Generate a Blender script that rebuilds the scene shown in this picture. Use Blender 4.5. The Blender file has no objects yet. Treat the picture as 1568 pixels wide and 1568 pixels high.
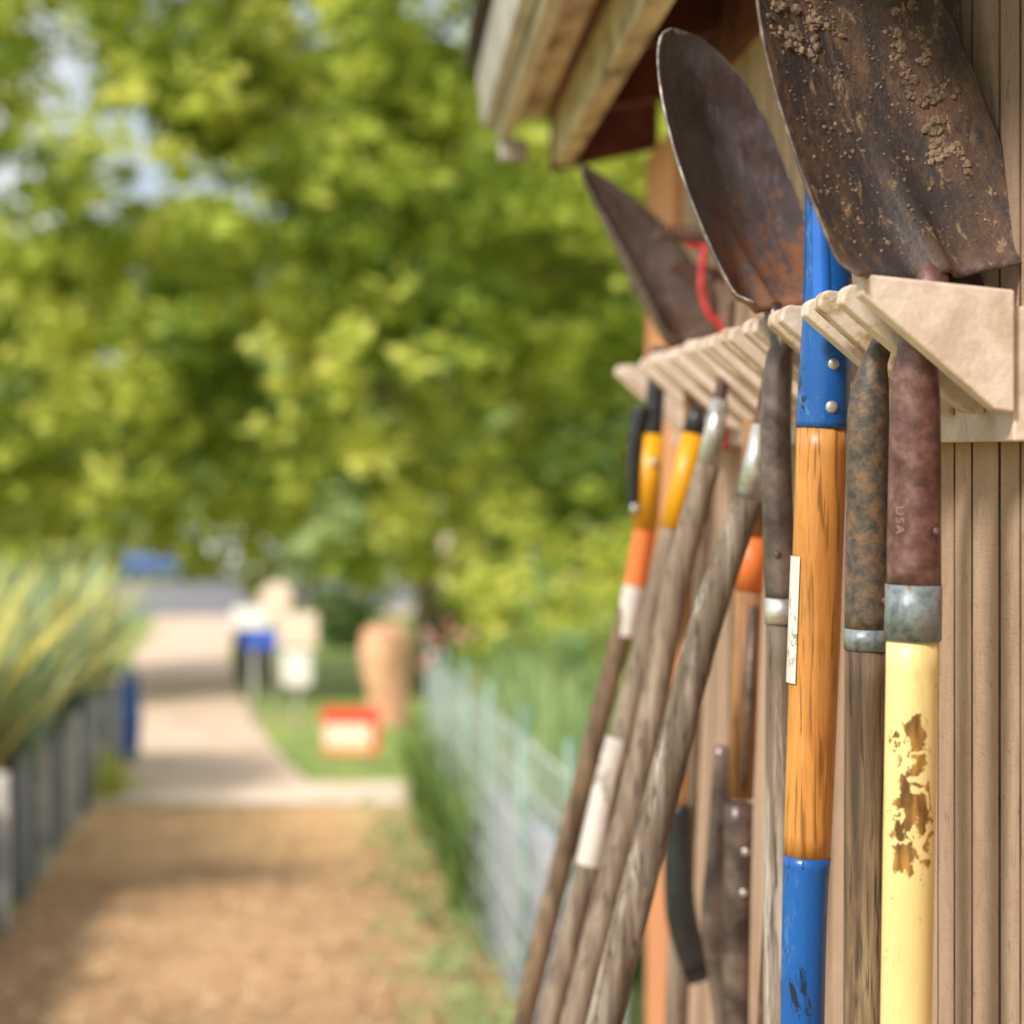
import bpy, bmesh, math, random
import numpy as np
from mathutils import Vector, Matrix, noise
random.seed(7); rng=np.random.default_rng(11)
H=1.4
scene=bpy.context.scene
COL=scene.collection
def lin(r,g,b,a=1):
    f=lambda c:(c/255/12.92) if c/255<=.04045 else ((c/255+.055)/1.055)**2.4
    return (f(r),f(g),f(b),a)
def gz(y):
    return -0.041*min(max(y,0),60)
def R(x,y,z): return Vector((x,y,z+H))
# ---------------------------------------------------------------- materials
class M:
    def __init__(s,name,rough=.6,metal=0):
        s.m=bpy.data.materials.new(name); s.m.use_nodes=True
        s.nt=s.m.node_tree; s.n=s.nt.nodes; s.l=s.nt.links
        s.b=s.n['Principled BSDF']; s.b.inputs['Roughness'].default_value=rough; s.b.inputs['Metallic'].default_value=metal
        s.tc=s.n.new('ShaderNodeTexCoord')
    def mp(s,scale):
        m=s.n.new('ShaderNodeMapping'); m.inputs['Scale'].default_value=scale
        s.l.new(s.tc.outputs['Object'],m.inputs['Vector']); return m.outputs[0]
    def noise(s,scale,vec=(1,1,1),detail=5,rough=.6,dist=0):
        t=s.n.new('ShaderNodeTexNoise'); t.inputs['Scale'].default_value=scale; t.inputs['Detail'].default_value=detail
        t.inputs['Roughness'].default_value=rough; t.inputs['Distortion'].default_value=dist
        s.l.new(s.mp(vec),t.inputs['Vector']); return t.outputs['Fac']
    def ramp(s,fac,stops):
        r=s.n.new('ShaderNodeValToRGB'); e=r.color_ramp.elements
        while len(e)<len(stops): e.new(.5)
        for i,(p,c) in enumerate(stops): e[i].position=p; e[i].color=c
        s.l.new(fac,r.inputs[0]); return r.outputs[0]
    def mix(s,fac,a,b,mode='MIX'):
        m=s.n.new('ShaderNodeMix'); m.data_type='RGBA'; m.blend_type=mode
        for idx,v in ((0,fac),(6,a),(7,b)):
            if hasattr(v,'is_linked'): s.l.new(v,m.inputs[idx])
            else: m.inputs[idx].default_value=v
        return m.outputs[2]
    def math(s,op,a,b=0,clamp=False):
        m=s.n.new('ShaderNodeMath'); m.operation=op; m.use_clamp=clamp
        for i,v in enumerate((a,b)):
            if hasattr(v,'is_linked'): s.l.new(v,m.inputs[i])
            else: m.inputs[i].default_value=v
        return m.outputs[0]
    def bump(s,h,dist=.001,strength=1):
        b=s.n.new('ShaderNodeBump'); b.inputs['Distance'].default_value=dist; b.inputs['Strength'].default_value=strength
        s.l.new(h,b.inputs['Height']); s.l.new(b.outputs[0],s.b.inputs['Normal'])
    def col(s,c):
        if hasattr(c,'is_linked'): s.l.new(c,s.b.inputs['Base Color'])
        else: s.b.inputs['Base Color'].default_value=c
        return s
BW=lambda v:(v,v,v,1)
def mul(c,k): return tuple(min(1,x*k) for x in c[:3])+(1,)
def mat_wood(name,dark,mid,light,rough=.75,sc=1,bumpd=.0006,str_=1.0):
    m=M(name,rough)
    g=m.noise(55*sc,(1,1,.06),7,.7,1.2)
    c=m.ramp(g,[(.33,dark),(.5,mid),(.68,light)])
    g2=m.noise(9,(1,1,.5),4)
    c=m.mix(m.ramp(g2,[(.4,BW(0)),(.62,BW(.45*str_))]),c,mul(mid,.6))
    fine=m.noise(260,(1,1,.05),3,.6,.5)
    c=m.mix(m.ramp(fine,[(.36,BW(.8*str_)),(.45,BW(0))]),c,mul(dark,.5))
    m.col(c); m.bump(m.math('ADD',g,fine),bumpd,.8); return m.m
def mat_rough(name,c1,c2,scale=20,rough=.7,metal=0,bumpd=.0005,c3=None,vec=(1,1,1),bs=120):
    m=M(name,rough,metal)
    g=m.noise(scale,vec,6,.65,.3)
    st=[(.38,c1),(.6,c2)]
    if c3: st=[(.36,c1),(.5,c2),(.64,c3)]
    c=m.ramp(g,st); m.col(c); m.bump(m.noise(bs,vec,4,.6),bumpd,.8); return m.m
def mat_paint(name,c,chip,rough=.35,thr=.66,sc=30,bumpd=.0003,scr=None):
    m=M(name,rough)
    n=m.noise(sc,(1,1,.5),9,.8,.5)
    n0=m.noise(9,(1,1,.5),5)
    cc=m.mix(m.ramp(n0,[(.35,BW(0)),(.65,BW(1))]),mul(c,.66),c)
    k=m.ramp(n,[(thr-.015,BW(0)),(thr+.01,BW(1))])
    if scr:
        s=m.ramp(m.noise(46,(1,1,.45),8,.85,.6),[(.54,BW(0)),(.60,BW(.75))])
        cc=m.mix(s,cc,scr)
    cc=m.mix(k,cc,chip)
    m.col(cc); m.bump(m.math('MULTIPLY',k,-1),bumpd,1); return m.m

def make_wall():
    m=M('painted_siding',.85)
    a=m.noise(12,(1,1,.4),7,.7,.6)
    c=m.ramp(a,[(.3,lin(180,147,124)),(.5,lin(198,165,141)),(.7,lin(210,180,156))])
    b=m.noise(75,(1,1,.6),7,.8,.4)
    c=m.mix(m.ramp(b,[(.30,BW(.8)),(.41,BW(0))]),c,lin(116,86,68))
    fib=m.noise(360,(1,1,.08),4,.7,.4)
    c=m.mix(m.ramp(fib,[(.32,BW(.55)),(.44,BW(0))]),c,lin(130,98,80))
    cross=m.noise(120,(1,.5,3.2),6,.8)
    c=m.mix(m.ramp(cross,[(.30,BW(.7)),(.42,BW(0))]),c,lin(136,104,86))
    c=m.mix(m.ramp(cross,[(.58,BW(0)),(.72,BW(.5))]),c,lin(222,194,172))
    m.col(c)
    h=m.math('ADD',m.math('MULTIPLY',fib,.7),m.math('MULTIPLY',cross,1.5))
    h=m.math('ADD',h,m.math('MULTIPLY',b,1.2))
    m.bump(h,.0014,1); return m.m
wall_m=make_wall()
groove_m=mat_rough('groove_shadowed_wood',lin(80,56,44),lin(124,94,76),60,.9,vec=(1,1,.2))  # darker brown paints crevice shade into the siding grooves
rack_m=mat_rough('rack_paint',lin(196,172,156),lin(222,203,190),30,.6,0,.0008,bs=220)
rackold_m=mat_rough('rack_paint_worn',lin(150,108,66),lin(208,186,168),26,.65,0,.0007,c3=lin(218,199,185),bs=200)
trim_m=mat_rough('orange_trim',lin(190,122,80),lin(216,150,106),6,.7,vec=(1,1,.1))
soffit_m=mat_rough('weathered_board',lin(134,110,88),lin(198,178,154),22,.8,vec=(1,.3,1),c3=lin(220,204,182))
fascia_m=mat_rough('fascia_paint',lin(176,162,148),lin(206,194,180),14,.7,vec=(1,.3,1))
gutter_m=mat_rough('gutter_paint',lin(158,150,146),lin(188,180,174),8,.5)
under_m=mat_rough('roof_underside',lin(70,28,22),lin(104,48,34),10,.8,c3=lin(130,66,42))
shing_m=mat_rough('shingles',lin(70,62,58),lin(100,92,86),40,.9)

grey_wood=mat_wood('weathered_handle',lin(92,78,66),lin(138,120,104),lin(176,160,144))
dark_wood=mat_wood('dark_weathered_handle',lin(60,44,32),lin(114,90,68),lin(160,138,112))
worn_wood=mat_wood('worn_streaky_handle',lin(74,60,50),lin(120,104,90),lin(200,190,180),sc=.5,bumpd=.0012)
orange_wood=mat_wood('varnished_handle',lin(150,86,34),lin(206,138,66),lin(224,164,94),rough=.42,bumpd=.0003,str_=.9)
brown_wood=mat_wood('brown_handle',lin(90,58,32),lin(150,106,66),lin(180,132,84),rough=.6)
blue_m=mat_paint('blue_paint',lin(22,88,166),lin(24,36,60),.32,.60,26,scr=lin(76,122,172))
bluehl_m=mat_paint('blue_paint_bright',lin(46,112,212),lin(40,60,96),.3,.7,20)
yel_m=mat_paint('yellow_collar',lin(240,168,24),lin(180,120,30),.4,.66)
orlab_m=mat_paint('orange_label',lin(240,128,62),lin(220,190,150),.5,.62)
whlab_m=mat_paint('white_label',lin(222,212,206),lin(150,140,130),.6,.58)
galv_m=mat_rough('galvanised_band',lin(92,102,108),lin(138,148,154),50,.5,.35,.0003,c3=lin(122,84,60))
silver_m=mat_rough('silver_ferrule',lin(150,150,150),lin(220,218,214),30,.35,.6,.0003)
black_m=mat_rough('black_plastic',lin(26,26,28),lin(44,44,48),30,.4)
rivet_m=mat_rough('rivet',lin(160,160,156),lin(200,200,196),60,.35,.6)
red_m=mat_rough('red_paint',lin(170,44,50),lin(206,70,74),60,.45)
edge_m=mat_rough('worn_edge_highlight',lin(84,76,72),lin(134,126,122),50,.5,.2,c3=lin(188,180,174))  # worn steel rim, lightened to paint in the edge highlight
edge2_m=mat_rough('dull_edge',lin(66,54,48),lin(96,80,70),50,.6,.1,c3=lin(134,116,102))

def mat_steel(name,base,rust,blot,rustpos,metal=.3,rough=.4):
    m=M(name,rough,metal)
    a=m.noise(16,(1,1,.5),7,.7,.6)
    c=m.ramp(a,[(.3,mul(base,.5)),(.52,base),(.7,mul(base,1.6))])
    st=m.noise(90,(1,1,.15),4,.7,.6)
    c=m.mix(m.ramp(st,[(.56,BW(0)),(.70,BW(.6))]),c,mul(base,2.4))
    b=m.noise(60,(1,1,1),7,.8,.2)
    sep=m.n.new('ShaderNodeSeparateXYZ'); m.l.new(m.tc.outputs['Generated'],sep.inputs[0])
    low=m.math('SUBTRACT',rustpos,sep.outputs[2])
    k=m.math('ADD',b,m.math('MULTIPLY',low,.4))
    k=m.ramp(k,[(.52,BW(0)),(.64,BW(1))])
    c=m.mix(m.math('MULTIPLY',k,.75),c,rust)
    d=m.noise(9,(1,1,1),6,.7)
    c=m.mix(m.ramp(d,[(.5,BW(0)),(.6,BW(.7))]),c,blot)
    m.col(c)
    met=m.math('SUBTRACT',metal,m.math('MULTIPLY',k,metal*.9)); m.l.new(met,m.b.inputs['Metallic'])
    m.l.new(m.math('ADD',m.math('MULTIPLY',k,.35),rough),m.b.inputs['Roughness'])
    m.bump(m.math('ADD',b,m.math('MULTIPLY',m.noise(160,(1,1,.1),4),.5)),.0009,.7); return m.m
steel2=mat_steel('tempered_blade',lin(118,108,114),lin(156,98,56),lin(84,64,58),.44,.25,.42)
steel3=mat_steel('dull_blade',lin(112,98,92),lin(116,84,66),lin(84,66,58),.3,.2,.5)
socket_m=mat_rough('rusty_socket',lin(66,52,44),lin(92,66,58),30,.5,.25,.0005,c3=lin(120,92,76))
socketA_m=mat_rough('brown_enamel_socket',lin(76,48,44),lin(102,68,64),70,.42,.1,.0006,c3=lin(128,94,88))
socketB_m=mat_rough('speckled_rust_socket',lin(64,56,50),lin(92,80,72),110,.55,.2,.0009,c3=lin(128,96,70))
socketD_m=mat_rough('dark_socket',lin(66,56,54),lin(98,84,80),20,.35,.4,.0004,c3=lin(132,114,108))
def mat_dirtyblade():
    m=M('soil_caked_blade',.58,.15)
    a=m.noise(10,(1,1,.6),8,.72,.8)
    c=m.ramp(a,[(.3,lin(58,56,60)),(.44,lin(92,76,66)),(.58,lin(116,90,74)),(.75,lin(142,114,94))])
    b=m.noise(26,(1,1,.35),8,.8,.5)
    c=m.mix(m.ramp(b,[(.46,BW(0)),(.55,BW(.9))]),c,lin(66,60,64))
    s=m.noise(60,(1,1,.22),7,.8,.5)
    c=m.mix(m.ramp(s,[(.57,BW(0)),(.64,BW(.85))]),c,lin(176,148,116))
    m.col(c); m.bump(m.math('ADD',b,m.noise(200,(1,1,1),4)),.0014,.9); return m.m
dirtyblade=mat_dirtyblade()
soil_m=mat_rough('dried_soil',lin(106,88,76),lin(150,126,108),60,.95,0,.0012,bs=300)
def mat_yellowpeel():
    m=M('peeling_yellow_paint',.42)
    base=m.ramp(m.noise(8,(1,1,.5),5),[(.35,lin(224,198,136)),(.65,lin(238,216,154))])
    st=m.noise(40,(1,1,.3),6,.75)
    base=m.mix(m.ramp(st,[(.56,BW(0)),(.70,BW(.45))]),base,lin(188,158,96))
    sep=m.n.new('ShaderNodeSeparateXYZ'); m.l.new(m.tc.outputs['Object'],sep.inputs[0])
    dz=m.math('DIVIDE',m.math('SUBTRACT',sep.outputs[2],H-.229),.050)
    dx=m.math('DIVIDE',m.math('SUBTRACT',sep.outputs[0],.3385),.0115)
    r=m.math('ADD',m.math('MULTIPLY',dz,dz),m.math('MULTIPLY',dx,dx))
    n=m.noise(75,(1,1,.7),6,.65,.6)
    k=m.math('ADD',m.math('MULTIPLY',n,4.2),m.math('MULTIPLY',r,-.42))
    th=m.math('GREATER_THAN',k,1.78)
    wood=m.ramp(m.noise(160,(1,1,.2),6),[(.38,lin(94,62,28)),(.62,lin(176,128,62))])
    n2=m.math('GREATER_THAN',m.noise(60,(1,1,.4),7,.8),.655)
    th=m.math('MAXIMUM',th,n2)
    m.col(m.mix(th,base,wood)); m.bump(m.math('MULTIPLY',th,-1),.0006,1); return m.m
yellowpeel=mat_yellowpeel()

def mat_leaf(name,dark,mid,bright,transl=.45):
    m=bpy.data.materials.new(name); m.use_nodes=True; nt=m.node_tree; n=nt.nodes; l=nt.links
    n.clear(); out=n.new('ShaderNodeOutputMaterial')
    at=n.new('ShaderNodeAttribute'); at.attribute_name='tone'
    r=n.new('ShaderNodeValToRGB'); e=r.color_ramp.elements; e.new(.5)
    for i,(p,c) in enumerate([(.1,dark),(.5,mid),(.9,bright)]): e[i].position=p; e[i].color=c
    l.new(at.outputs['Fac'],r.inputs[0])
    d=n.new('ShaderNodeBsdfDiffuse'); t=n.new('ShaderNodeBsdfTranslucent'); mx=n.new('ShaderNodeMixShader'); mx.inputs[0].default_value=transl
    l.new(r.outputs[0],d.inputs[0]); l.new(r.outputs[0],t.inputs[0]); l.new(d.outputs[0],mx.inputs[1]); l.new(t.outputs[0],mx.inputs[2])
    l.new(mx.outputs[0],out.inputs[0]); return m
leaf_main=mat_leaf('spring_leaves',(.20,.29,.05,1),(.56,.62,.11,1),(.88,.86,.24,1),.42)
leaf_far=mat_leaf('far_leaves',(.22,.33,.12,1),(.42,.55,.20,1),(.64,.72,.28,1),.4)  # paler greens put distance haze into the leaf colour
leaf_dark=mat_leaf('hedge_leaves',(.06,.11,.04,1),(.15,.25,.07,1),(.28,.38,.10,1),.25)
leaf_leek=mat_leaf('leek_leaves',(.12,.22,.14,1),(.32,.46,.30,1),(.82,.68,.16,1),.3)
leaf_grass=mat_leaf('tall_grass_leaves',(.14,.26,.09,1),(.31,.45,.19,1),(.50,.58,.27,1),.35)

# ---------------------------------------------------------------- mesh helpers
def mkobj(name,verts,faces,mat,smooth=False,parent=None):
    me=bpy.data.meshes.new(name); me.from_pydata([tuple(v) for v in verts],[],faces); me.update()
    o=bpy.data.objects.new(name,me); COL.objects.link(o)
    if mat: me.materials.append(mat)
    if smooth:
        for p in me.polygons: p.use_smooth=True
    if parent: o.parent=parent
    return o
def empty(name):
    e=bpy.data.objects.new(name,None); COL.objects.link(e); e.empty_display_size=.1; return e
def tube(name,pts,radii,mat,parent=None,seg=28,cap=True,flat=1):
    pts=[Vector(p) for p in pts]; vs=[]; fs=[]
    P=[];RR=[]
    n=len(pts)
    for i in range(n-1):
        p0=pts[max(i-1,0)];p1=pts[i];p2=pts[i+1];p3=pts[min(i+2,n-1)]
        sub=6 if n>2 else 1
        for k in range(sub):
            t=k/sub
            P.append(.5*((2*p1)+(-p0+p2)*t+(2*p0-5*p1+4*p2-p3)*t*t+(-p0+3*p1-3*p2+p3)*t**3))
            RR.append(radii[i]*(1-t)+radii[i+1]*t)
    P.append(pts[-1]);RR.append(radii[-1])
    up=Vector((0,1,0))
    for i,p in enumerate(P):
        a=P[max(i-1,0)];b=P[min(i+1,len(P)-1)]; t=(b-a).normalized()
        u=up if abs(t.dot(up))<.95 else Vector((1,0,0))
        s=t.cross(u).normalized(); q=s.cross(t).normalized()
        for k in range(seg):
            an=2*math.pi*k/seg
            vs.append(p+s*math.cos(an)*RR[i]+q*math.sin(an)*RR[i]*flat)
    for i in range(len(P)-1):
        for k in range(seg):
            fs.append((i*seg+k,i*seg+(k+1)%seg,(i+1)*seg+(k+1)%seg,(i+1)*seg+k))
    if cap:
        fs.append(tuple(range(seg))[::-1]); fs.append(tuple((len(P)-1)*seg+k for k in range(seg)))
    o=mkobj(name,vs,fs,mat,True,parent)
    if cap:
        for p in o.data.polygons:
            if len(p.vertices)>4: p.use_smooth=False
    return o
def box(name,x0,x1,y0,y1,z0,z1,mat,parent=None,bev=.002):
    vs=[(x,y,z) for x in(x0,x1) for y in(y0,y1) for z in(z0,z1)]
    fs=[(0,1,3,2),(4,6,7,5),(0,4,5,1),(2,3,7,6),(0,2,6,4),(1,5,7,3)]
    o=mkobj(name,vs,fs,mat,False,parent)
    if bev:
        b=o.modifiers.new('b','BEVEL'); b.width=bev; b.segments=2
    return o
def prism_xz(name,prof,y0,y1,mat,parent=None,bev=.0015):
    n=len(prof); vs=[(x,y0,z+H) for x,z in prof]+[(x,y1,z+H) for x,z in prof]
    fs=[tuple(range(n)),tuple(range(2*n-1,n-1,-1))]+[(i,i+n,(i+1)%n+n,(i+1)%n) for i in range(n)]
    o=mkobj(name,vs,fs,mat,False,parent)
    bm=bmesh.new(); bm.from_mesh(o.data); bmesh.ops.recalc_face_normals(bm,faces=bm.faces); bm.to_mesh(o.data); bm.free()
    if bev:
        b=o.modifiers.new('b','BEVEL'); b.width=bev; b.segments=3
    return o
def rivet(parent,p,r=.004,mat=None):
    bm=bmesh.new(); bmesh.ops.create_uvsphere(bm,u_segments=16,v_segments=10,radius=r)
    me=bpy.data.meshes.new('rivet'); bm.to_mesh(me); bm.free()
    for q in me.polygons: q.use_smooth=True
    me.materials.append(mat or rivet_m); o=bpy.data.objects.new('rivet',me); COL.objects.link(o); o.location=p; o.scale=(1,.6,1); o.parent=parent

# ---------------------------------------------------------------- shed
shed=empty('garden_shed')
W=.42
def siding(y0,y1,z0,z1):
    rr=random.Random(5); y=y0; prof=[(y0,0)]; gr=[]
    while y<y1-.09:
        y+=rr.choice([.040,.052,.060,.066,.024])
        g=rr.choice([.004,.005,.006])
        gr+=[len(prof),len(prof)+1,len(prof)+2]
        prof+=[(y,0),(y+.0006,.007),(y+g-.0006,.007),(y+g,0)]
        y+=g
    prof.append((y1,0))
    vs=[];fs=[]
    for (yy,dx) in prof:
        vs+= [(W+dx,yy,z0),(W+dx,yy,z1)]
    for i in range(len(prof)-1): fs.append((2*i,2*i+1,2*i+3,2*i+2))
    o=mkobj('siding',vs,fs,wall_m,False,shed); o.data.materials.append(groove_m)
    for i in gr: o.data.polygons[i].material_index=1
siding(-1.5,2.88,-.12,H+.50)
box('corner_trim',W-.012,W+.09,2.88,3.2,-.2,H+.47,trim_m,shed)
box('body_core',W+.012,W+2.4,-1.5,3.18,-.12,H+.49,wall_m,shed,0)
prism_xz('gutter',[(.141,.63),(.141,.60),(.146,.585),(.146,.562),(.152,.535),(.172,.532),(.172,.63)],-1.6,3.30,gutter_m,shed,.0008)
prism_xz('fascia',[(.1745,.510),(.1745,.64),(.196,.64),(.196,.510)],-1.6,3.31,fascia_m,shed)
prism_xz('soffit_board',[(.198,.545),(.198,.57),(.250,.575),(.250,.55)],-1.6,3.30,soffit_m,shed)
prism_xz('eave_beam',[(.266,.470),(.266,.56),(.296,.56),(.296,.470)],-1.6,3.28,soffit_m,shed)
prism_xz('roof_deck',[(.12,.642),(.12,.656),(2.95,1.25),(2.95,1.236)],-1.6,3.34,shing_m,shed,0)
prism_xz('roof_lining',[(.20,.60),(.20,.615),(.60,.70),(.60,.685)],-1.6,3.30,under_m,shed,0)
prism_xz('dark_gap_strip',[(.252,.552),(.252,.60),(.264,.60),(.264,.552)],-1.6,3.28,under_m,shed,0)  # added dark strip standing in for the shaded gap beside the beam
for i,yy in enumerate([-1.0,-.5,0,.5,1.0,1.5,2.0,2.45,2.9]):
    prism_xz('rafter',[(.298,.50),(.298,.60),(.43,.625),(.43,.52)],yy,yy+.038,under_m,shed)
prism_xz('end_board',[(.262,.46),(.262,.56),(.44,.64),(.44,.50)],3.285,3.305,under_m,shed)
prism_xz('top_plate',[(.405,.475),(.405,.56),(.425,.56),(.425,.475)],-1.5,2.87,under_m,shed)
box('gutter_outlet',.176,.222,3.24,3.28,H+.475,H+.508,gutter_m,shed,.004)

# ---------------------------------------------------------------- rack
rack=empty('tool_rack')
prism_xz('back_board',[(.396,.006),(.396,.092),(.4185,.092),(.4185,.006)],1.268,2.80,rack_m,rack)
tz=[1.274,1.338,1.410,1.455,1.545,1.585,1.655,1.70,1.775,1.82,1.885,1.93,2.005,2.05,2.13,2.175,2.265,2.32,2.41,2.60,2.68]
for i,y in enumerate(tz):
    d=random.uniform(-.002,.002)
    e=.002 if i==0 else 0
    prism_xz('bracket_%d'%(i+1),[(.306-e,.1125+d),(.3015-e,.109+d),(.300-e,.100+d),(.383,.026),(.3955,.024),(.3955,.102)],y-.011,y+.009,rack_m if i not in(1,2,5,9) else rackold_m,rack,.002)

# ---------------------------------------------------------------- tools
def blade(name,base,yaw,lean,w,L,mat,parent,dish=.026,bend=.03,lipd=.012,roll=0,frog=.007,p=3.2,q=.55,mx=.35,v=0,fsig=.013,edge=None,w0=.90):
    NS,NT=30,44; vs=[];fs=[]
    for j in range(NT+1):
        t=j/NT
        if t<mx: hw=w0+(1-w0)*math.sin(t/mx*math.pi/2)
        else: hw=max(0.0,1-((t-mx)/(1-mx))**p)**q
        hw=max(hw,.03)*w/2
        for i in range(NS+1):
            if i==0: s=-1
            elif i==NS: s=1
            else: s=(-1+2*(i-1)/(NS-2))*.986
            x=s*hw
            y=-dish*(s*s*(1-v)+abs(s)*v)*(hw/(w/2))**1.5
            y-= bend*(t*t-t)
            y+= -lipd*max(0,1-t/.05)*(abs(s)>.25)*min(1,(abs(s)-.25)/.15)
            f=math.exp(-(x/fsig)**2)*max(0,1-t/.42)**1.2
            y-= frog*2*f
            vs.append(Vector((x,y,t*L)))
    for j in range(NT):
        for i in range(NS):
            a=j*(NS+1)+i; fs.append((a,a+1,a+NS+2,a+NS+1))
    mat4=Matrix.Translation(base)@Matrix.Rotation(yaw,4,'Z')@Matrix.Rotation(-lean,4,'X')@Matrix.Rotation(roll,4,'Y')
    vs=[mat4@v_ for v_ in vs]
    o=mkobj(name,vs,fs,mat,True,parent)
    o.data.materials.append(edge or edge_m)
    for k,pl in enumerate(o.data.polygons):
        i=k%NS; j=k//NS
        if (i==0 or i==NS-1 or j>=NT-1) : pl.material_index=1
    s=o.modifiers.new('s','SOLIDIFY'); s.thickness=.0022; s.offset=0
    return o,mat4
# A: soil caked shovel, yellow handle
A=empty('soil_caked_shovel')
y=1.305
tube('handle',[R(.337-.012,y,-1.15),R(.337,y,-.3757),R(.3415,y,-.122)],[.0165,.0165,.0170],yellowpeel,A)
tube('ferrule_band',[R(.3414,y,-.124),R(.342,y,-.0877)],[.0184,.0182],galv_m,A)
tube('socket',[R(.342,y,-.0890),R(.3428,y,-.004),R(.3433,y,.030),R(.344,y,.056),R(.3465,y,.078),R(.354,y+.004,.105),R(.356,y+.016,.126)],[.0176,.0167,.0158,.0138,.0122,.0125,.010],socketA_m,A)
rivet(A,R(.3525,y-.0165,-.052),.0025,socketA_m)
cu=bpy.data.curves.new('stamped_text','FONT'); cu.body='USA'; cu.size=.0085; cu.extrude=.0002; cu.space_character=1.3
to=bpy.data.objects.new('stamped_text',cu); COL.objects.link(to); to.parent=A
cu.materials.append(mat_rough('stamp_fill',lin(140,108,102),lin(164,132,124),60,.6))
nang=math.radians(-46)
X=Vector((0,0,-1)); N=Vector((math.sin(nang),-math.cos(nang),0)); Y=N.cross(X)
mt=Matrix((X,Y,N)).transposed().to_4x4(); mt.translation=Vector((.3427,y,H-.036))+N*.0173-Y*.0030
to.matrix_world=mt
DA,BA,LA,WA=.018,.045,.30,.178
bA,mA=blade('blade',R(.358,1.318,.112),math.radians(25),math.radians(17),WA,LA,dirtyblade,A,roll=math.radians(-7),dish=DA,bend=BA,mx=.3,p=2.8,frog=.009,edge=edge2_m,w0=.97)
def clods(mat4,n,parent):
    vs=[];fs=[]; rr=random.Random(5)
    ico=bmesh.new(); bmesh.ops.create_icosphere(ico,subdivisions=1,radius=1)
    iv=[v.co.copy() for v in ico.verts]; jf=[tuple(v.index for v in f.verts) for f in ico.faces]; ico.free()
    k=0
    while k<n:
        c=rr.random()
        if c<.42: x=rr.gauss(-.042,.014); z=rr.gauss(.205,.015)
        elif c<.82: z=rr.uniform(.07,.25); x=.050+rr.gauss(0,.008)
        else: x=rr.uniform(-.08,.08); z=rr.uniform(.02,.27)
        if abs(x)>.078 or z<.01: continue
        nn=noise.noise(Vector((x*70,z*70,1)))
        if c<.82 and nn<.02: continue
        t=z/LA; s=x/(WA/2)
        yb=-DA*(s*s)-BA*(t*t-t)-(.018*math.exp(-(x/.013)**2)*max(0,1-t/.42)**1.2)
        r=rr.choice([.0007,.0009,.0012,.0016,.0024])*rr.uniform(.7,1.3)
        if c>=.82: r*=.5
        off=Vector((x,yb-r*.1-.0012,z))
        b0=len(vs); sd=Vector((rr.random()*50,rr.random()*50,0))
        for v in iv:
            q=v*(r*(1+.9*noise.noise(v*1.8+sd)))
            q=Vector((q.x*1.4,q.y*.6,q.z*1.1))
            vs.append(mat4@(off+q))
        fs+= [tuple(b0+i for i in f) for f in jf]; k+=1
    mkobj('soil_clods',vs,fs,soil_m,False,parent)
clods(mA,1900,A)
# B
B=empty('long_handled_shovel'); y=1.375
tube('handle',[R(.3235,y,-1.15),R(.3256,y,-.396),R(.3275,y,-.136)],[.0135,.0135,.0142],dark_wood,B)
tube('ferrule_band',[R(.3275,y,-.1375),R(.3278,y,-.123)],[.0150,.0150],galv_m,B)
tube('socket',[R(.3278,y,-.1235),R(.3284,y,-.04),R(.329,y,.022),R(.331,y,.046),R(.334,y,.062),R(.343,y+.004,.085),R(.352,y+.01,.125)],[.0148,.0145,.0143,.0122,.0085,.0072,.0080],socketB_m,B)
rivet(B,R(.3375,y-.012,-.103),.0028,socket_m)
blade('blade',R(.378,1.41,.113),math.radians(30),math.radians(12),.15,.30,steel3,B,edge=edge2_m)
# C
C=empty('blue_spade'); y=1.50
tube('lower_blue_sleeve',[R(.300,y,-1.1),R(.3093,y,-.432),R(.3128,y,-.305)],[.0160,.0163,.0176],blue_m,C)
tube('handle',[R(.3128,y,-.3055),R(.3185,y,-.15),R(.3241,y,.0175)],[.0174,.0186,.0188],orange_wood,C)
tube('blue_socket',[R(.3241,y,.017),R(.3262,y,.060),R(.3285,y,.113),R(.327,y,.20),R(.325,y+.005,.26)],[.0196,.0192,.0186,.0150,.0120],blue_m,C)
tube('blue_strap',[R(.322,y-.014,.10),R(.321,y-.011,.17),R(.322,y-.006,.23)],[.0075,.007,.006],bluehl_m,C)
rivet(C,R(.3285,y-.018,.0645),.0045); rivet(C,R(.3270,y-.0185,.0325),.0048)
blade('blade',R(.334,1.505,.235),math.radians(66),math.radians(2),.07,.2,blue_m,C,dish=.012,frog=.003,edge=edge2_m)
o=tube('paper_label',[R(.3165,y,-.175),R(.3200,y,-.08)],[.0192,.0192],whlab_m,C,cap=False)
bm=bmesh.new(); bm.from_mesh(o.data)
dele=[f for f in bm.faces if f.calc_center_median().x>.3183-.0155]
bmesh.ops.delete(bm,geom=dele,context='FACES'); bm.to_mesh(o.data); bm.free()
# D
D=empty('round_point_shovel'); y=1.62
tube('handle',[R(.306,y,-1.15),R(.3133,y,-.466),R(.3165,y,-.139)],[.0112,.0114,.0118],worn_wood,D)
tube('ferrule_band',[R(.3165,y,-.1407),R(.3168,y,-.120)],[.0132,.0130],silver_m,D)
tube('socket',[R(.3168,y,-.121),R(.3144,y,-.058),R(.3123,y,.021),R(.315,y,.070),R(.3175,y,.088),R(.312,y+.012,.118)],[.0128,.0126,.0124,.0115,.0095,.008],socketD_m,D)
rivet(D,R(.3115,y-.0125,-.084),.003,socket_m)
blade('blade',R(.3060,1.635,.113),math.radians(49),math.radians(16),.176,.250,steel2,D,dish=.030,roll=math.radians(-7),bend=.06,mx=.35,p=2.7,q=.55,w0=.98)
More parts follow.
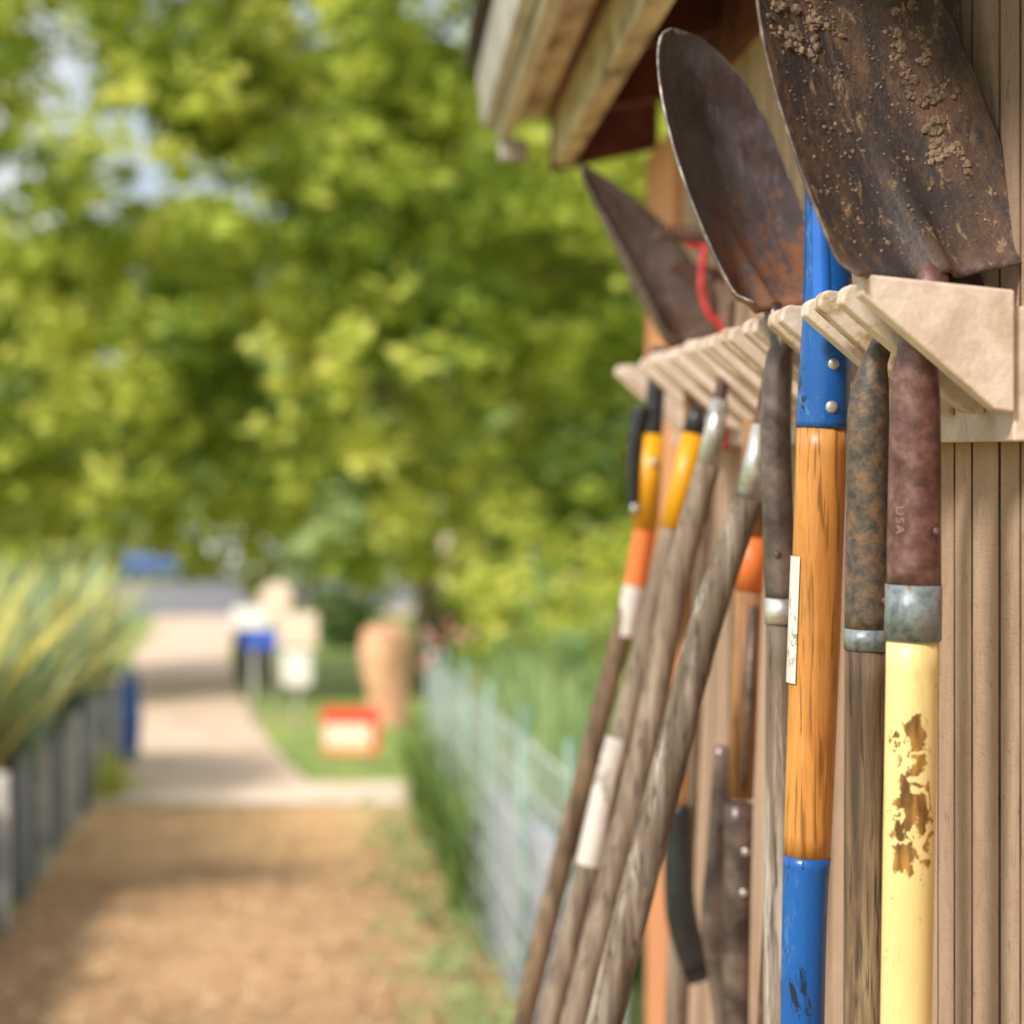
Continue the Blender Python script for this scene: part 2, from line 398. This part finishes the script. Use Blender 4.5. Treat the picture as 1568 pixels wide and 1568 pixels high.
# E
E=empty('streaky_hoe'); y=1.78
tube('handle',[R(.05,y,-1.08),R(.1897,y,-.512),R(.2439,y,-.2976),R(.280,y,-.1576),R(.3185,y,-.0445)],[.0160,.0157,.0154,.0148,.0128],worn_wood,E)
tube('ferrule',[R(.3188,y,-.0438),R(.3297,y,.0233)],[.0120,.0075],silver_m,E)
tube('neck',[R(.3290,y,.022),R(.338,y,.08),R(.34,y,.16)],[.006,.005,.005],socket_m,E)
# F
F=empty('grey_hoe'); y=2.0
tube('handle',[R(.03,y,-1.15),R(.1836,y,-.576),R(.2525,y,-.3017),R(.285,y,-.1377),R(.318,y,-.0138)],[.0146,.0144,.0140,.0136,.0122],grey_wood,F)
tube('ferrule',[R(.318,y,-.0131),R(.330,y,.052)],[.0120,.0088],silver_m,F)
tube('neck',[R(.3295,y,.05),R(.336,y,.10),R(.34,y,.15)],[.007,.005,.005],socket_m,F)
# G
G=empty('yellow_collar_rake'); y=2.25
tube('handle',[R(.06,y,-1.15),R(.177,y,-.648),R(.225,y,-.4576),R(.284,y,-.2288),R(.3173,y,-.088)],[.0140,.0140,.0137,.0133,.0127],grey_wood,G)
tube('collar',[R(.317,y,-.0885),R(.341,y,.0184)],[.0140,.0135],yel_m,G)
tube('cap',[R(.341,y,.0180),R(.346,y,.05)],[.0130,.009],black_m,G)
tube('paper_label',[R(.2225,y,-.4676),R(.241,y,-.385),R(.2565,y,-.325)],[.0147,.0145,.0143],whlab_m,G,cap=False)
# H
Hh=empty('pointed_shovel'); y=2.5
tube('handle',[R(.06,y,-1.2),R(.164,y,-.72),R(.268,y,-.31),R(.3055,y,-.17),R(.320,y,-.098)],[.0140,.0140,.0137,.0133,.0130],dark_wood,Hh)
tube('white_label',[R(.292,y,-.232),R(.3055,y,-.170)],[.0147,.0143],whlab_m,Hh,cap=False)
tube('orange_label',[R(.306,y,-.1695),R(.3185,y,-.0985)],[.0149,.0149],orlab_m,Hh,cap=False)
tube('collar',[R(.3185,y,-.098),R(.3255,y,.0205)],[.0165,.0165],yel_m,Hh)
tube('socket',[R(.3255,y,.020),R(.330,y,.06),R(.336,y,.13)],[.015,.012,.010],black_m,Hh)
tube('black_strap',[R(.302,y-.01,-.075),R(.303,y-.01,.0),R(.312,y-.01,.055)],[.007,.009,.010],black_m,Hh)
rivet(Hh,R(.327,y-.017,-.015),.005); rivet(Hh,R(.303,y-.018,-.072),.006)
blade('blade',R(.349,2.5,.125),math.radians(54),math.radians(23),.175,.262,steel3,Hh,dish=.05,roll=math.radians(-10),v=.7,bend=.03,mx=.3,p=2.0,q=.75,edge=edge2_m)
# J
J=empty('brown_handled_fork'); y=1.95
tube('handle',[R(.341,y,-.34),R(.3500,y,-.137)],[.0130,.0130],brown_wood,J)
tube('orange_label',[R(.350,y,-.1375),R(.353,y,-.085)],[.0136,.0136],orlab_m,J)
tube('upper_handle',[R(.353,y,-.086),R(.356,y,.03)],[.0125,.012],brown_wood,J)
tube('steel_socket',[R(.330,y,-1.0),R(.336,y,-.561),R(.340,y,-.345)],[.013,.0135,.0138],socketD_m,J)
tube('side_strap',[R(.352,y-.0135,-.15),R(.342,y-.0145,-.33)],[.003,.003],socketD_m,J)
rivet(J,R(.344,y-.014,-.39),.004); rivet(J,R(.342,y-.014,-.43),.004)
Lq=empty('curved_steel_hook'); y=2.02
tube('shaft',[R(.338,y,-.30),R(.331,y,-.40),R(.326,y,-.48),R(.337,y,-.56),R(.350,y,-.68)],[.010,.011,.012,.013,.010],socketD_m,Lq,flat=.5)
K=empty('black_grip_cultivator'); y=2.3
tube('grip',[R(.333,y,-.41),R(.331,y,-.47),R(.335,y,-.54),R(.352,y,-.597)],[.0135,.0165,.018,.0175],black_m,K,cap=True)
tube('grip_mouth',[R(.352,y-.0005,-.5965),R(.357,y-.0005,-.608)],[.0185,.0185],black_m,K,cap=False)
tube('shaft',[R(.333,y,-.42),R(.34,y,-.2),R(.345,y,.12)],[.008,.007,.007],brown_wood,K)
Mq=empty('thin_wire_hook'); tube('rod',[R(.326,1.7,-.30),R(.32,1.7,-.40),R(.312,1.7,-.55),R(.305,1.7,-.8)],[.003]*4,socket_m,Mq)
tube('rod_upper',[R(.326,1.7,-.30),R(.335,1.7,-.1),R(.34,1.7,.12)],[.003]*3,socket_m,Mq)
RK=empty('red_garden_rake'); y=2.3
tube('red_neck',[R(.366,y,.247),R(.360,y,.225),R(.358,y,.185),R(.368,y,.155),R(.384,y,.13),R(.386,y,.0)],[.0045]*6,red_m,RK)
tube('red_arm',[R(.366,y,.238),R(.353,y,.236),R(.338,y,.243)],[.004]*3,red_m,RK)
prism_xz('head_bar',[(.303,.243),(.303,.251),(.372,.249),(.372,.241)],y-.006,y+.006,socket_m,RK)
for i in range(9):
    x=.306+i*.0078
    prism_xz('tine_%d'%i,[(x,.250),(x+.004,.250),(x+.003,.262),(x+.001,.262)],y-.004,y+.004,socket_m,RK,0)
HO=empty('garden_hoe'); y=2.42
prism_xz('blade',[(.335,.222),(.345,.230),(.400,.222),(.410,.205),(.350,.212)],y,y+.01,socket_m,HO)
tube('neck',[R(.385,y,.215),R(.392,y,.16),R(.385,y,.10),R(.380,y,.02)],[.006]*4,socket_m,HO)
tube('handle',[R(.380,y,.03),R(.35,y,-.6),R(.33,y,-1.1)],[.014,.014,.014],grey_wood,HO)

# ---------------------------------------------------------------- ground & paths
def ground():
    ysl=[-40,-5,0]+list(np.arange(2,60,2))+[60,90,200,600,2500]
    xs=[-2000,-300,-60,-20,-8,-4,-2,-1,0,1,3,8,20,60,300,2000]
    vs=[(x,y,gz(y)) for y in ysl for x in xs]; n=len(xs)
    fs=[(j*n+i,j*n+i+1,(j+1)*n+i+1,(j+1)*n+i) for j in range(len(ysl)-1) for i in range(n-1)]
    m=M('grass_ground',.95)
    c=m.ramp(m.noise(.9,(1,1,1),7,.7),[(.32,(.16,.23,.05,1)),(.5,(.28,.38,.09,1)),(.68,(.46,.42,.18,1))])
    m.col(c); m.bump(m.noise(40,(1,1,1),4),.03,.6)
    mkobj('ground',vs,fs,m.m)
ground()
def strip(name,rows,mat,lift):
    vs=[];fs=[]
    for (y,a,b) in rows:
        for k in range(5): vs.append((a+(b-a)*k/4,y,gz(y)+lift))
    for j in range(len(rows)-1):
        for k in range(4): fs.append((j*5+k,j*5+k+1,(j+1)*5+k+1,(j+1)*5+k))
    return mkobj(name,vs,fs,mat)
def mchips():
    m=M('wood_chips',.95)
    c=m.ramp(m.noise(26,(1,1,1),8,.85,.4),[(.32,lin(150,110,76)),(.48,lin(208,162,116)),(.62,lin(236,198,154))])
    big=m.noise(1.6,(1,1,1),6,.7)
    c=m.mix(m.ramp(big,[(.42,BW(0)),(.6,BW(.6))]),c,lin(142,108,76))
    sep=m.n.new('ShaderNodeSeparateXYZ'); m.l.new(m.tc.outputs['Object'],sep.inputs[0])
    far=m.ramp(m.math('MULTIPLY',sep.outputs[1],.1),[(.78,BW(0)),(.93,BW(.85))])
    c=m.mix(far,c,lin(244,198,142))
    m.col(c); m.bump(m.noise(60,(1,1,1),5,.7),.02,.8); return m.m
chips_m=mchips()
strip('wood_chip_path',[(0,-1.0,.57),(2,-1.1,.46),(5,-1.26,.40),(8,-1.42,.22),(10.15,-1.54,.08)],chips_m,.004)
conc=mat_rough('concrete',lin(206,182,160),lin(236,214,192),3,.9,bumpd=.003)
strip('concrete_walk',[(10.2,-3.2,.10),(11.1,-3.2,.10)],conc,.008)
gravel=mat_rough('sandy_gravel',lin(204,174,150),lin(236,208,186),3,.95,bumpd=.01,c3=lin(220,192,172))
strip('gravel_path',[(11.1,-1.6,-.46),(13,-1.85,-.78),(15,-2.05,-1.05),(18,-2.40,-1.4),(23.2,-2.98,-1.9),(28,-3.4,-2.2),(33,-3.9,-2.6)],gravel,.006)
asph=mat_rough('asphalt',lin(108,106,112),lin(140,136,140),2,.9,bumpd=.004)
strip('road',[(33,-30,30),(45,-30,30),(59.5,-30,30)],asph,.012)
box('kerb',-2.5,30,32.75,32.97,gz(33)-.1,gz(33)+.13,conc,None,.01)
def scatter_chips():
    vs=[];fs=[]
    for k in range(9000):
        y=random.uniform(1.5,10.1); x=random.uniform(-1.02-.052*y,.66-.052*y)
        a=random.uniform(0,6.28); l=random.uniform(.005,.02); w=random.uniform(.002,.007)
        dx,dy=math.cos(a),math.sin(a); z=gz(y)+.008+random.uniform(0,.008); tl=random.uniform(-.006,.006)
        b=len(vs)
        vs+=[(x-dx*l-dy*w,y-dy*l+dx*w,z-tl),(x+dx*l-dy*w,y+dy*l+dx*w,z+tl),(x+dx*l+dy*w,y+dy*l-dx*w,z+tl),(x-dx*l+dy*w,y-dy*l-dx*w,z-tl)]
        fs.append((b,b+1,b+2,b+3))
    m=M('loose_chip',.9); g=m.n.new('ShaderNodeNewGeometry')
    m.col(m.ramp(g.outputs['Random Per Island'],[(0,lin(120,86,54)),(.5,lin(206,162,114)),(1,lin(240,208,164))]))
    mkobj('loose_wood_chips',vs,fs,m.m)
scatter_chips()

# ---------------------------------------------------------------- foliage
def settone(me,t):
    a=me.attributes.new('tone','FLOAT','FACE'); a.data.foreach_set('value',np.clip(t,0,1).astype(np.float32))
def leaves(name,centres,rad,per,size,mat,parent=None,squash=.6,flatz=.5,nsc=.9):
    n=len(centres); Cn=np.array([tuple(c) for c in centres]); C=np.repeat(Cn,per,axis=0)
    tn=np.array([noise.noise(Vector(c)*nsc) for c in centres])*.6+.48+rng.uniform(-.22,.22,n)
    tone=np.repeat(tn,per)+rng.uniform(-.28,.28,n*per)
    rads=np.repeat(np.array(rad)*rng.uniform(.6,1.3,n),per)
    d=rng.normal(size=(n*per,3)); d/=np.linalg.norm(d,axis=1)[:,None]; r=rng.random(n*per)**.5
    P=C+d*(r*rads)[:,None]*np.array([1,1,squash])
    a=rng.normal(size=(n*per,3)); a[:,2]*=flatz; a/=np.linalg.norm(a,axis=1)[:,None]
    b=rng.normal(size=(n*per,3)); b[:,2]*=flatz; b-=a*(a*b).sum(1)[:,None]; b/=np.linalg.norm(b,axis=1)[:,None]
    s=size*rng.uniform(.6,1.3,n*per)
    a*=s[:,None]; b*=(s*.6)[:,None]
    V=np.stack([P-a,P+b,P+a,P-b],axis=1).reshape(-1,3)
    N=n*per
    me=bpy.data.meshes.new(name); me.vertices.add(4*N); me.vertices.foreach_set('co',V.ravel())
    me.loops.add(4*N); me.loops.foreach_set('vertex_index',np.arange(4*N,dtype=np.int32))
    me.polygons.add(N); me.polygons.foreach_set('loop_start',np.arange(0,4*N,4,dtype=np.int32)); me.polygons.foreach_set('loop_total',np.full(N,4,dtype=np.int32))
    me.update(calc_edges=True); me.materials.append(mat); settone(me,tone)
    o=bpy.data.objects.new(name,me); COL.objects.link(o)
    if parent: o.parent=parent
    return o
bark=mat_rough('bark',lin(120,102,80),lin(160,140,114),12,.95,0,.01,vec=(1,1,.3),bs=20)
def crown(cx,cy,cz,rx,ry,rz,n,nsc,thr,seed,gapf=None,zmin=None):
    out=[];rr=random.Random(seed)
    while len(out)<n:
        d=Vector((rr.gauss(0,1),rr.gauss(0,1),rr.gauss(0,1))).normalized()*(rr.random()**.45)
        p=Vector((cx+d.x*rx,cy+d.y*ry,cz+d.z*rz))
        v=noise.noise(p*nsc+Vector((seed,0,0)))+.5*noise.noise(p*nsc*2.3)
        t=thr+(gapf(p) if gapf else 0)
        if v<t or (zmin and p.z<zmin): continue
        out.append(p)
    return out
T=empty('maple_tree')
base=Vector((.25,17.5,gz(17.5)-.05))
tube('trunk',[base,base+Vector((.05,0,1.3)),base+Vector((-.1,0,3)),base+Vector((-.3,.1,5.5))],[.10,.085,.08,.05],bark,T,12)
for k in range(14):
    z=1.4+k*.28; an=k*2.4; L=2.6-.06*k
    s=base+Vector((-.03*k,0,z)); e=s+Vector((math.cos(an)*L,math.sin(an)*L*.7,.5+.1*k)); mid=(s+e)/2+Vector((0,0,.25))
    tube('limb_%d'%k,[s,mid,e],[.06,.035,.012],bark,T,8)
def gap(p):
    return .62*math.exp(-((p.x+2.65)/.75)**2-((p.z-H-2.65)/.55)**2)+(.16 if p.z>H+3.3 else 0)+.35*math.exp(-((p.x+3.3)/.4)**2-((p.z-H-2.2)/.4)**2)
cc=crown(-1.0,17,H+2.95,5.4,2.9,4.25,2900,1.25,0.0,3,gap)
leaves('crown',cc,.27,26,.08,leaf_main,T)
T2=empty('maple_tree.001')
b2=Vector((4.6,27,gz(27)))
tube('trunk',[b2,b2+Vector((0,0,2)),b2+Vector((.1,0,6))],[.25,.2,.1],bark,T2,12)
leaves('crown',crown(3.2,27,H+2.2,3.6,3,4.8,1300,.6,-.1,9),.45,22,.15,leaf_far,T2)
dt=[]
rr=random.Random(21)
for k in range(22):
    cx=-17+k*1.7+rr.uniform(-.6,.6); cy=rr.uniform(64,72); top=rr.uniform(7,10) if cx>-8 else rr.uniform(5,8)
    hz=top/2+1.6
    dt+=crown(cx,cy,H-3.6+hz,2.6,2.2,hz,120,.35,-.3,k+30)
leaves('distant_trees',dt,.85,20,.28,leaf_far,nsc=.3)
hd=[Vector((rr.uniform(.3,2.4),rr.uniform(21.5,22.6),gz(22)+rr.uniform(.05,.72))) for _ in range(500)]
leaves('hedge',hd,.13,24,.035,leaf_dark)
hd=[Vector((rr.gauss(-.55,.35),rr.gauss(24,.3),gz(24)+abs(rr.gauss(.35,.3)))) for _ in range(160)]
leaves('shrub',hd,.14,24,.04,leaf_dark)
hd=[Vector((rr.gauss(1.05,.22),rr.gauss(12.5,.2),gz(12.5)+abs(rr.gauss(.3,.3)))) for _ in range(160)]
leaves('shrub.001',hd,.12,24,.03,leaf_grass)
hd=[Vector((rr.uniform(.55,2.6),rr.gauss(15.5,.4),gz(15.5)+rr.uniform(.3,2.2)*(.6+.5*noise.noise(Vector((_*.3,0,0)))))) for _ in range(300)]
leaves('lilac_shrub',hd,.2,24,.05,leaf_main)
hd=[Vector((rr.gauss(-1.55,.08),rr.gauss(10.6,.1),gz(10.6)+abs(rr.gauss(.1,.08)))) for _ in range(60)]
leaves('low_weed',hd,.07,20,.02,leaf_main)
hd=[Vector((rr.gauss(.54,.10)-.054*yy,yy,gz(yy)+abs(rr.gauss(.03,.04)))) for yy in [rr.uniform(4.2,10) for _ in range(260)]]
leaves('path_edge_weeds',hd,.07,14,.014,leaf_grass)
hd=[Vector((rr.uniform(-7,-2.75),rr.uniform(15,19),gz(16)+rr.uniform(.1,2.2))) for _ in range(600)]
leaves('laurel_shrub',hd,.27,24,.07,leaf_main)

def spiky(name,spots,hmin,hmax,spread,per,mat,wid=.012):
    vs=[];fs=[];tn=[]
    for (x,y,z) in spots:
        for k in range(per):
            a=rr.uniform(0,6.28); h=rr.uniform(hmin,hmax); s=rr.uniform(.2,1)*spread; t0=rr.uniform(.0,.85)
            dx,dy=math.cos(a),math.sin(a); px,py=-dy,dx; w=wid*rr.uniform(.6,1.3); b=len(vs)
            N=5
            for i in range(N+1):
                t=i/N; xx=x+dx*s*t**1.6; yy=y+dy*s*t**1.6; zz=z+h*(t-.38*t**3*(s/spread)); ww=w*(1-t)**.6+.0008
                vs.append((xx-px*ww,yy-py*ww,zz)); vs.append((xx+px*ww,yy+py*ww,zz))
            for i in range(N): fs.append((b+2*i,b+2*i+1,b+2*i+3,b+2*i+2)); tn.append(t0+.25*(i/N))
    o=mkobj(name,vs,fs,mat); settone(o.data,np.array(tn)); return o
bedm=mat_rough('galvanised_bed',lin(112,120,126),lin(160,166,170),6,.6,.2,vec=(1,1,.4))
postm=mat_rough('grey_post',lin(160,160,156),lin(216,214,206),10,.7)
greenpost=mat_rough('green_post',lin(110,140,122),lin(150,176,158),10,.6)
wire_m=mat_rough('galvanised_wire',lin(158,162,164),lin(198,202,204),10,.5,.1)
bed=empty('raised_bed')
def bedside(x_at,y0,y1,h,parent,name):
    n=160; vs=[];fs=[]
    for i in range(n+1):
        y=y0+(y1-y0)*i/n; x=x_at(y)+.012*math.sin(y*2*math.pi/.075)
        vs+=[(x,y,gz(y)-.02),(x,y,gz(y)+h)]
    for i in range(n): fs.append((2*i,2*i+1,2*i+3,2*i+2))
    mkobj(name,vs,fs,bedm,True,parent)
lx=lambda y:-1.03-.054*y
bedside(lx,5,11.8,.46,bed,'corrugated_side')
for i in range(12):
    y=5.2+i*.59
    box('post_%d'%i,lx(y)+.014,lx(y)+.058,y,y+.05,gz(y)-.1,gz(y)+.55,postm if i%2 else bedm,bed,.004)
mkobj('soil',[(lx(5)-.01,5,gz(5)+.4),(lx(11.8)-.01,11.8,gz(11.8)+.4),(-4,11.8,gz(11.8)+.4),(-4,5,gz(5)+.4)],[(0,1,2,3)],soil_m,False,bed)
sp=[]
for _ in range(110):
    y=rr.uniform(7.2,11.9); sp.append((lx(y)-rr.uniform(.0,1.6),y,gz(y)+.4))
spiky('leek_plants',sp,.6,1.1,.85,16,leaf_leek,.028)
bk=empty('blue_barrel')
tube('barrel_body',[Vector((-1.66,12.1,gz(12))),Vector((-1.66,12.1,gz(12)+.25)),Vector((-1.66,12.1,gz(12)+.52))],[.12,.14,.12],blue_m,bk)
tube('lid',[Vector((-1.66,12.1,gz(12)+.52)),Vector((-1.66,12.1,gz(12)+.55))],[.13,.125],blue_m,bk)
# right wire fence and bed
fn=empty('wire_fence')
fx=lambda y:.66-.054*y
for i in range(6):
    y=4.6+i*.9
    tube('post_%d'%i,[Vector((fx(y),y,gz(y)-.1)),Vector((fx(y),y,gz(y)+.92))],[.012,.012],greenpost,fn,8)
for k in range(7):
    h=.08+k*.125
    tube('wire_%d'%k,[Vector((fx(4.6),4.6,gz(4.6)+h)),Vector((fx(9.1),9.1,gz(9.1)+h))],[.0038,.0038],wire_m,fn,6)
for i in range(31):
    y=4.6+i*.15
    tube('wire_v%d'%i,[Vector((fx(y),y,gz(y))),Vector((fx(y),y,gz(y)+.84))],[.0026,.0026],wire_m,fn,5)
bed2=empty('raised_bed.001')
bluegrey=mat_rough('blue_grey_boards',lin(134,140,146),lin(172,178,184),6,.8)
xx=lambda y:fx(y)+.03
for k in range(4):
    z0=.02+k*.145; a,b=4.2,6.6
    mkobj('board_%d'%k,[(xx(a),a,gz(a)+z0),(xx(b),b,gz(b)+z0),(xx(b),b,gz(b)+z0+.14),(xx(a),a,gz(a)+z0+.14),
      (xx(a)+.03,a,gz(a)+z0),(xx(b)+.03,b,gz(b)+z0),(xx(b)+.03,b,gz(b)+z0+.14),(xx(a)+.03,a,gz(a)+z0+.14)],
      [(0,1,2,3),(7,6,5,4),(3,2,6,7),(0,3,7,4),(1,5,6,2),(0,4,5,1)],bluegrey,False,bed2)
sp=[(fx(y)+rr.uniform(.1,.5),y,gz(y)+.1) for y in [rr.uniform(5.5,9.4) for _ in range(110)]]
spiky('tall_grass_plants',sp,.5,.95,.3,18,leaf_grass,.009)
sp=[(fx(y)-rr.uniform(-.06,.05),y,gz(y)) for y in [rr.uniform(6.8,9.8) for _ in range(26)]]
spiky('green_stalk_plants',sp,.25,.8,.22,14,leaf_dark,.012)
hd=[Vector((.27+rr.gauss(0,.07),9.0+rr.gauss(0,.1),gz(9)+.88+rr.gauss(0,.06))) for _ in range(16)]
pinkm=mat_leaf('pink_petals',(.7,.16,.2,1),(.85,.4,.38,1),(.95,.7,.6,1),.2)
leaves('pink_flowers',hd,.03,14,.014,pinkm)

# lawn sign
sg=empty('lawn_sign'); y=11.7; g=gz(y)
redp=mat_rough('sign_red',lin(226,60,46),lin(240,84,62),4,.5); crm=mat_rough('sign_cream',lin(250,226,190),lin(255,240,214),4,.5); orp=mat_rough('sign_orange',lin(244,150,90),lin(250,172,110),4,.5)
box('panel',-.41,-.075,y,y+.012,g+.09,g+.37,redp,sg,.002)
box('print_white',-.40,-.12,y-.004,y-.0005,g+.14,g+.275,crm,sg,0)
box('print_orange',-.40,-.12,y-.004,y-.0005,g+.10,g+.137,orp,sg,0)
for x in(-.36,-.13): tube('leg',[Vector((x,y+.006,g-.05)),Vector((x,y+.006,g+.1))],[.006,.006],galv_m,sg,8)
st=empty('tree_stump'); stm=mat_rough('cut_wood',lin(200,146,112),lin(232,184,148),7,.8,vec=(1,1,.3))
g=gz(14.5); tube('stump_body',[Vector((-.04,14.5,g-.05)),Vector((-.02,14.5,g+.2)),Vector((-.055,14.5,g+.5)),Vector((-.04,14.5,g+.68)),Vector((-.04,14.5,g+.73))],[.19,.15,.18,.165,.08],stm,st)
def bin_(name,x,y,w,h,mat,lidm,lh=.18):
    e=empty(name); g=gz(y)
    vs=[(x-w*.42,y-w*.42,g+.05),(x+w*.42,y-w*.42,g+.05),(x+w*.42,y+w*.42,g+.05),(x-w*.42,y+w*.42,g+.05),(x-w*.5,y-w*.5,g+h),(x+w*.5,y-w*.5,g+h),(x+w*.5,y+w*.5,g+h),(x-w*.5,y+w*.5,g+h)]
    mkobj('body',vs,[(0,1,5,4),(1,2,6,5),(2,3,7,6),(3,0,4,7),(3,2,1,0)],mat,False,e)
    box('lid',x-w*.54,x+w*.54,y-w*.56,y+w*.52,g+h,g+h+lh,lidm,e,.05)
    for sx in(-.35,.35): tube('wheel',[Vector((x+sx*w-.03,y+w*.4,g+.09)),Vector((x+sx*w+.03,y+w*.4,g+.09))],[.09,.09],black_m,e,12)
bluebin=mat_rough('sign_blue',lin(50,84,180),lin(62,100,200),6,.5)
whitep=mat_rough('white_painted',lin(236,230,222),lin(246,242,234),5,.5)
creamp=mat_rough('cream_painted',lin(238,206,182),lin(246,226,204),5,.5)
darkb=mat_rough('dark_bin',lin(80,74,76),lin(102,94,96),6,.5)
bin_('trash_bin',-1.28,18.5,.36,.40,darkb,darkb,.1)
nb=empty('notice_board'); y=13.4; g=gz(y)
tube('post',[Vector((-.63,y,g-.1)),Vector((-.63,y,g+.8))],[.018,.018],postm,nb,10)
box('upper_panel',-.77,-.50,y-.03,y-.02,H-1.32,H-1.09,creamp,nb,.01)
box('lower_panel',-.735,-.54,y-.03,y-.02,H-1.58,H-1.345,whitep,nb,.01)
nb=empty('information_sign'); y=14.3; g=gz(y)
tube('post',[Vector((-.99,y,g-.1)),Vector((-.99,y,H-1.2))],[.018,.018],postm,nb,10)
box('white_panel',-1.14,-.88,y-.03,y-.02,H-1.28,H-1.12,whitep,nb,.01)
box('blue_panel',-1.07,-.82,y-.03,y-.02,H-1.42,H-1.285,bluebin,nb,.01)
nb=empty('round_sign'); y=14.8; g=gz(y)
tube('post',[Vector((-.86,y,g-.1)),Vector((-.86,y,H-1.05))],[.014,.014],postm,nb,10)
tube('disc',[Vector((-.86,y-.04,H-1.09)),Vector((-.86,y-.02,H-1.09))],[.12,.12],creamp,nb,24)
# parked cars on the far road
gl=mat_rough('window_glass',lin(60,70,80),lin(80,90,100),2,.2)
def car(name,x,y,paint,ang=0):
    e=empty(name)
    prof=[(-2.1,.30),(-2.12,.62),(-1.95,.86),(-1.1,.96),(-.55,1.38),(.85,1.42),(1.55,1.0),(2.05,.92),(2.12,.6),(2.1,.30)]
    vs=[(a,-.85,b) for a,b in prof]+[(a,.85,b) for a,b in prof]; n=len(prof)
    fs=[tuple(range(n)),tuple(range(2*n-1,n-1,-1))]+[(i,i+n,(i+1)%n+n,(i+1)%n) for i in range(n)]
    o=mkobj('body',vs,fs,paint,False,e); bv=o.modifiers.new('b','BEVEL'); bv.width=.08; bv.segments=3
    mkobj('side_glass',[(-.98,-.856,1.0),(-.5,-.856,1.32),(.75,-.856,1.35),(1.3,-.856,1.02)],[(0,1,2,3)],gl,False,e)
    mkobj('rear_glass',[(-1.0,-.7,1.03),(-1.0,.7,1.03),(-.62,.66,1.36),(-.62,-.66,1.36)],[(0,1,2,3)],gl,False,e)
    for a in(-1.3,1.3):
        for s in(-.8,.8): tube('wheel',[Vector((a,s-.1,.33)),Vector((a,s+.1,.33))],[.33,.33],black_m,e,20)
    e.location=(x,y,gz(y)+.012); e.rotation_euler=(0,0,ang)
car('parked_car',-6.6,58.2,mat_rough('car_blue',lin(60,90,140),lin(76,108,158),2,.45),1.5)
car('parked_car.001',-4.4,58.2,mat_rough('car_white',lin(190,190,190),lin(210,210,208),2,.45),1.5)
# distant house
ho=empty('distant_house'); y=61; g=gz(61)
box('walls',1.6,6.4,y,y+5,g,g+2.0,creamp,ho,0)
rf=[(1.2,y-.4,g+2.0),(6.8,y-.4,g+2.0),(6.8,y+5.4,g+2.0),(1.2,y+5.4,g+2.0),(1.2,y+2.5,g+3.6),(6.8,y+2.5,g+3.6)]
mkobj('roof',rf,[(0,1,5,4),(2,3,4,5),(0,4,3),(1,2,5)],shing_m,False,ho)
for x in(2.4,4.9): box('window',x,x+.9,y-.03,y-.004,g+.8,g+1.6,gl,ho,0)
box('door',3.8,4.5,y-.03,y-.004,g,g+1.8,bluebin,ho,0)

# ---------------------------------------------------------------- light, sky
el=math.radians(43)
dirv=Vector((-.72*math.cos(el),-.69*math.cos(el),math.sin(el))).normalized()
sun=bpy.data.lights.new('sun','SUN'); sun.energy=4.6; sun.angle=math.radians(8); sun.color=(1,.94,.84)
so=bpy.data.objects.new('sun',sun); COL.objects.link(so); so.rotation_euler=dirv.to_track_quat('Z','Y').to_euler()
w=bpy.data.worlds.new('World'); scene.world=w; w.use_nodes=True; nt=w.node_tree
bg=nt.nodes['Background']; bg.inputs[1].default_value=.15
sky=nt.nodes.new('ShaderNodeTexSky'); sky.sky_type='NISHITA'; sky.sun_disc=False; sky.sun_elevation=el; sky.dust_density=2.5
sky.sun_rotation=math.atan2(dirv.x,dirv.y)
tc=nt.nodes.new('ShaderNodeTexCoord'); cn=nt.nodes.new('ShaderNodeTexNoise'); cn.inputs['Scale'].default_value=3.0; cn.inputs['Detail'].default_value=4
nt.links.new(tc.outputs['Generated'],cn.inputs['Vector'])
cr=nt.nodes.new('ShaderNodeValToRGB'); cr.color_ramp.elements[0].position=.30; cr.color_ramp.elements[1].position=.52
nt.links.new(cn.outputs['Fac'],cr.inputs[0])
mx=nt.nodes.new('ShaderNodeMix'); mx.data_type='RGBA'
nt.links.new(cr.outputs[0],mx.inputs[0]); nt.links.new(sky.outputs[0],mx.inputs[6]); mx.inputs[7].default_value=(6.4,6.6,6.8,1)
nt.links.new(mx.outputs[2],bg.inputs[0])

# ---------------------------------------------------------------- camera
cam=bpy.data.cameras.new('camera'); cam.sensor_width=36; cam.lens=70; cam.clip_start=.05; cam.clip_end=5000
cam.shift_x=(784-600)/1568; cam.shift_y=-(784-690)/1568
cam.dof.use_dof=True; cam.dof.focus_distance=1.42; cam.dof.aperture_fstop=4.1
co=bpy.data.objects.new('camera',cam); COL.objects.link(co); co.location=(0,0,H); co.rotation_euler=(math.pi/2,0,0)
scene.camera=co
scene.view_settings.view_transform='Standard'; scene.view_settings.look='None'; scene.view_settings.exposure=0
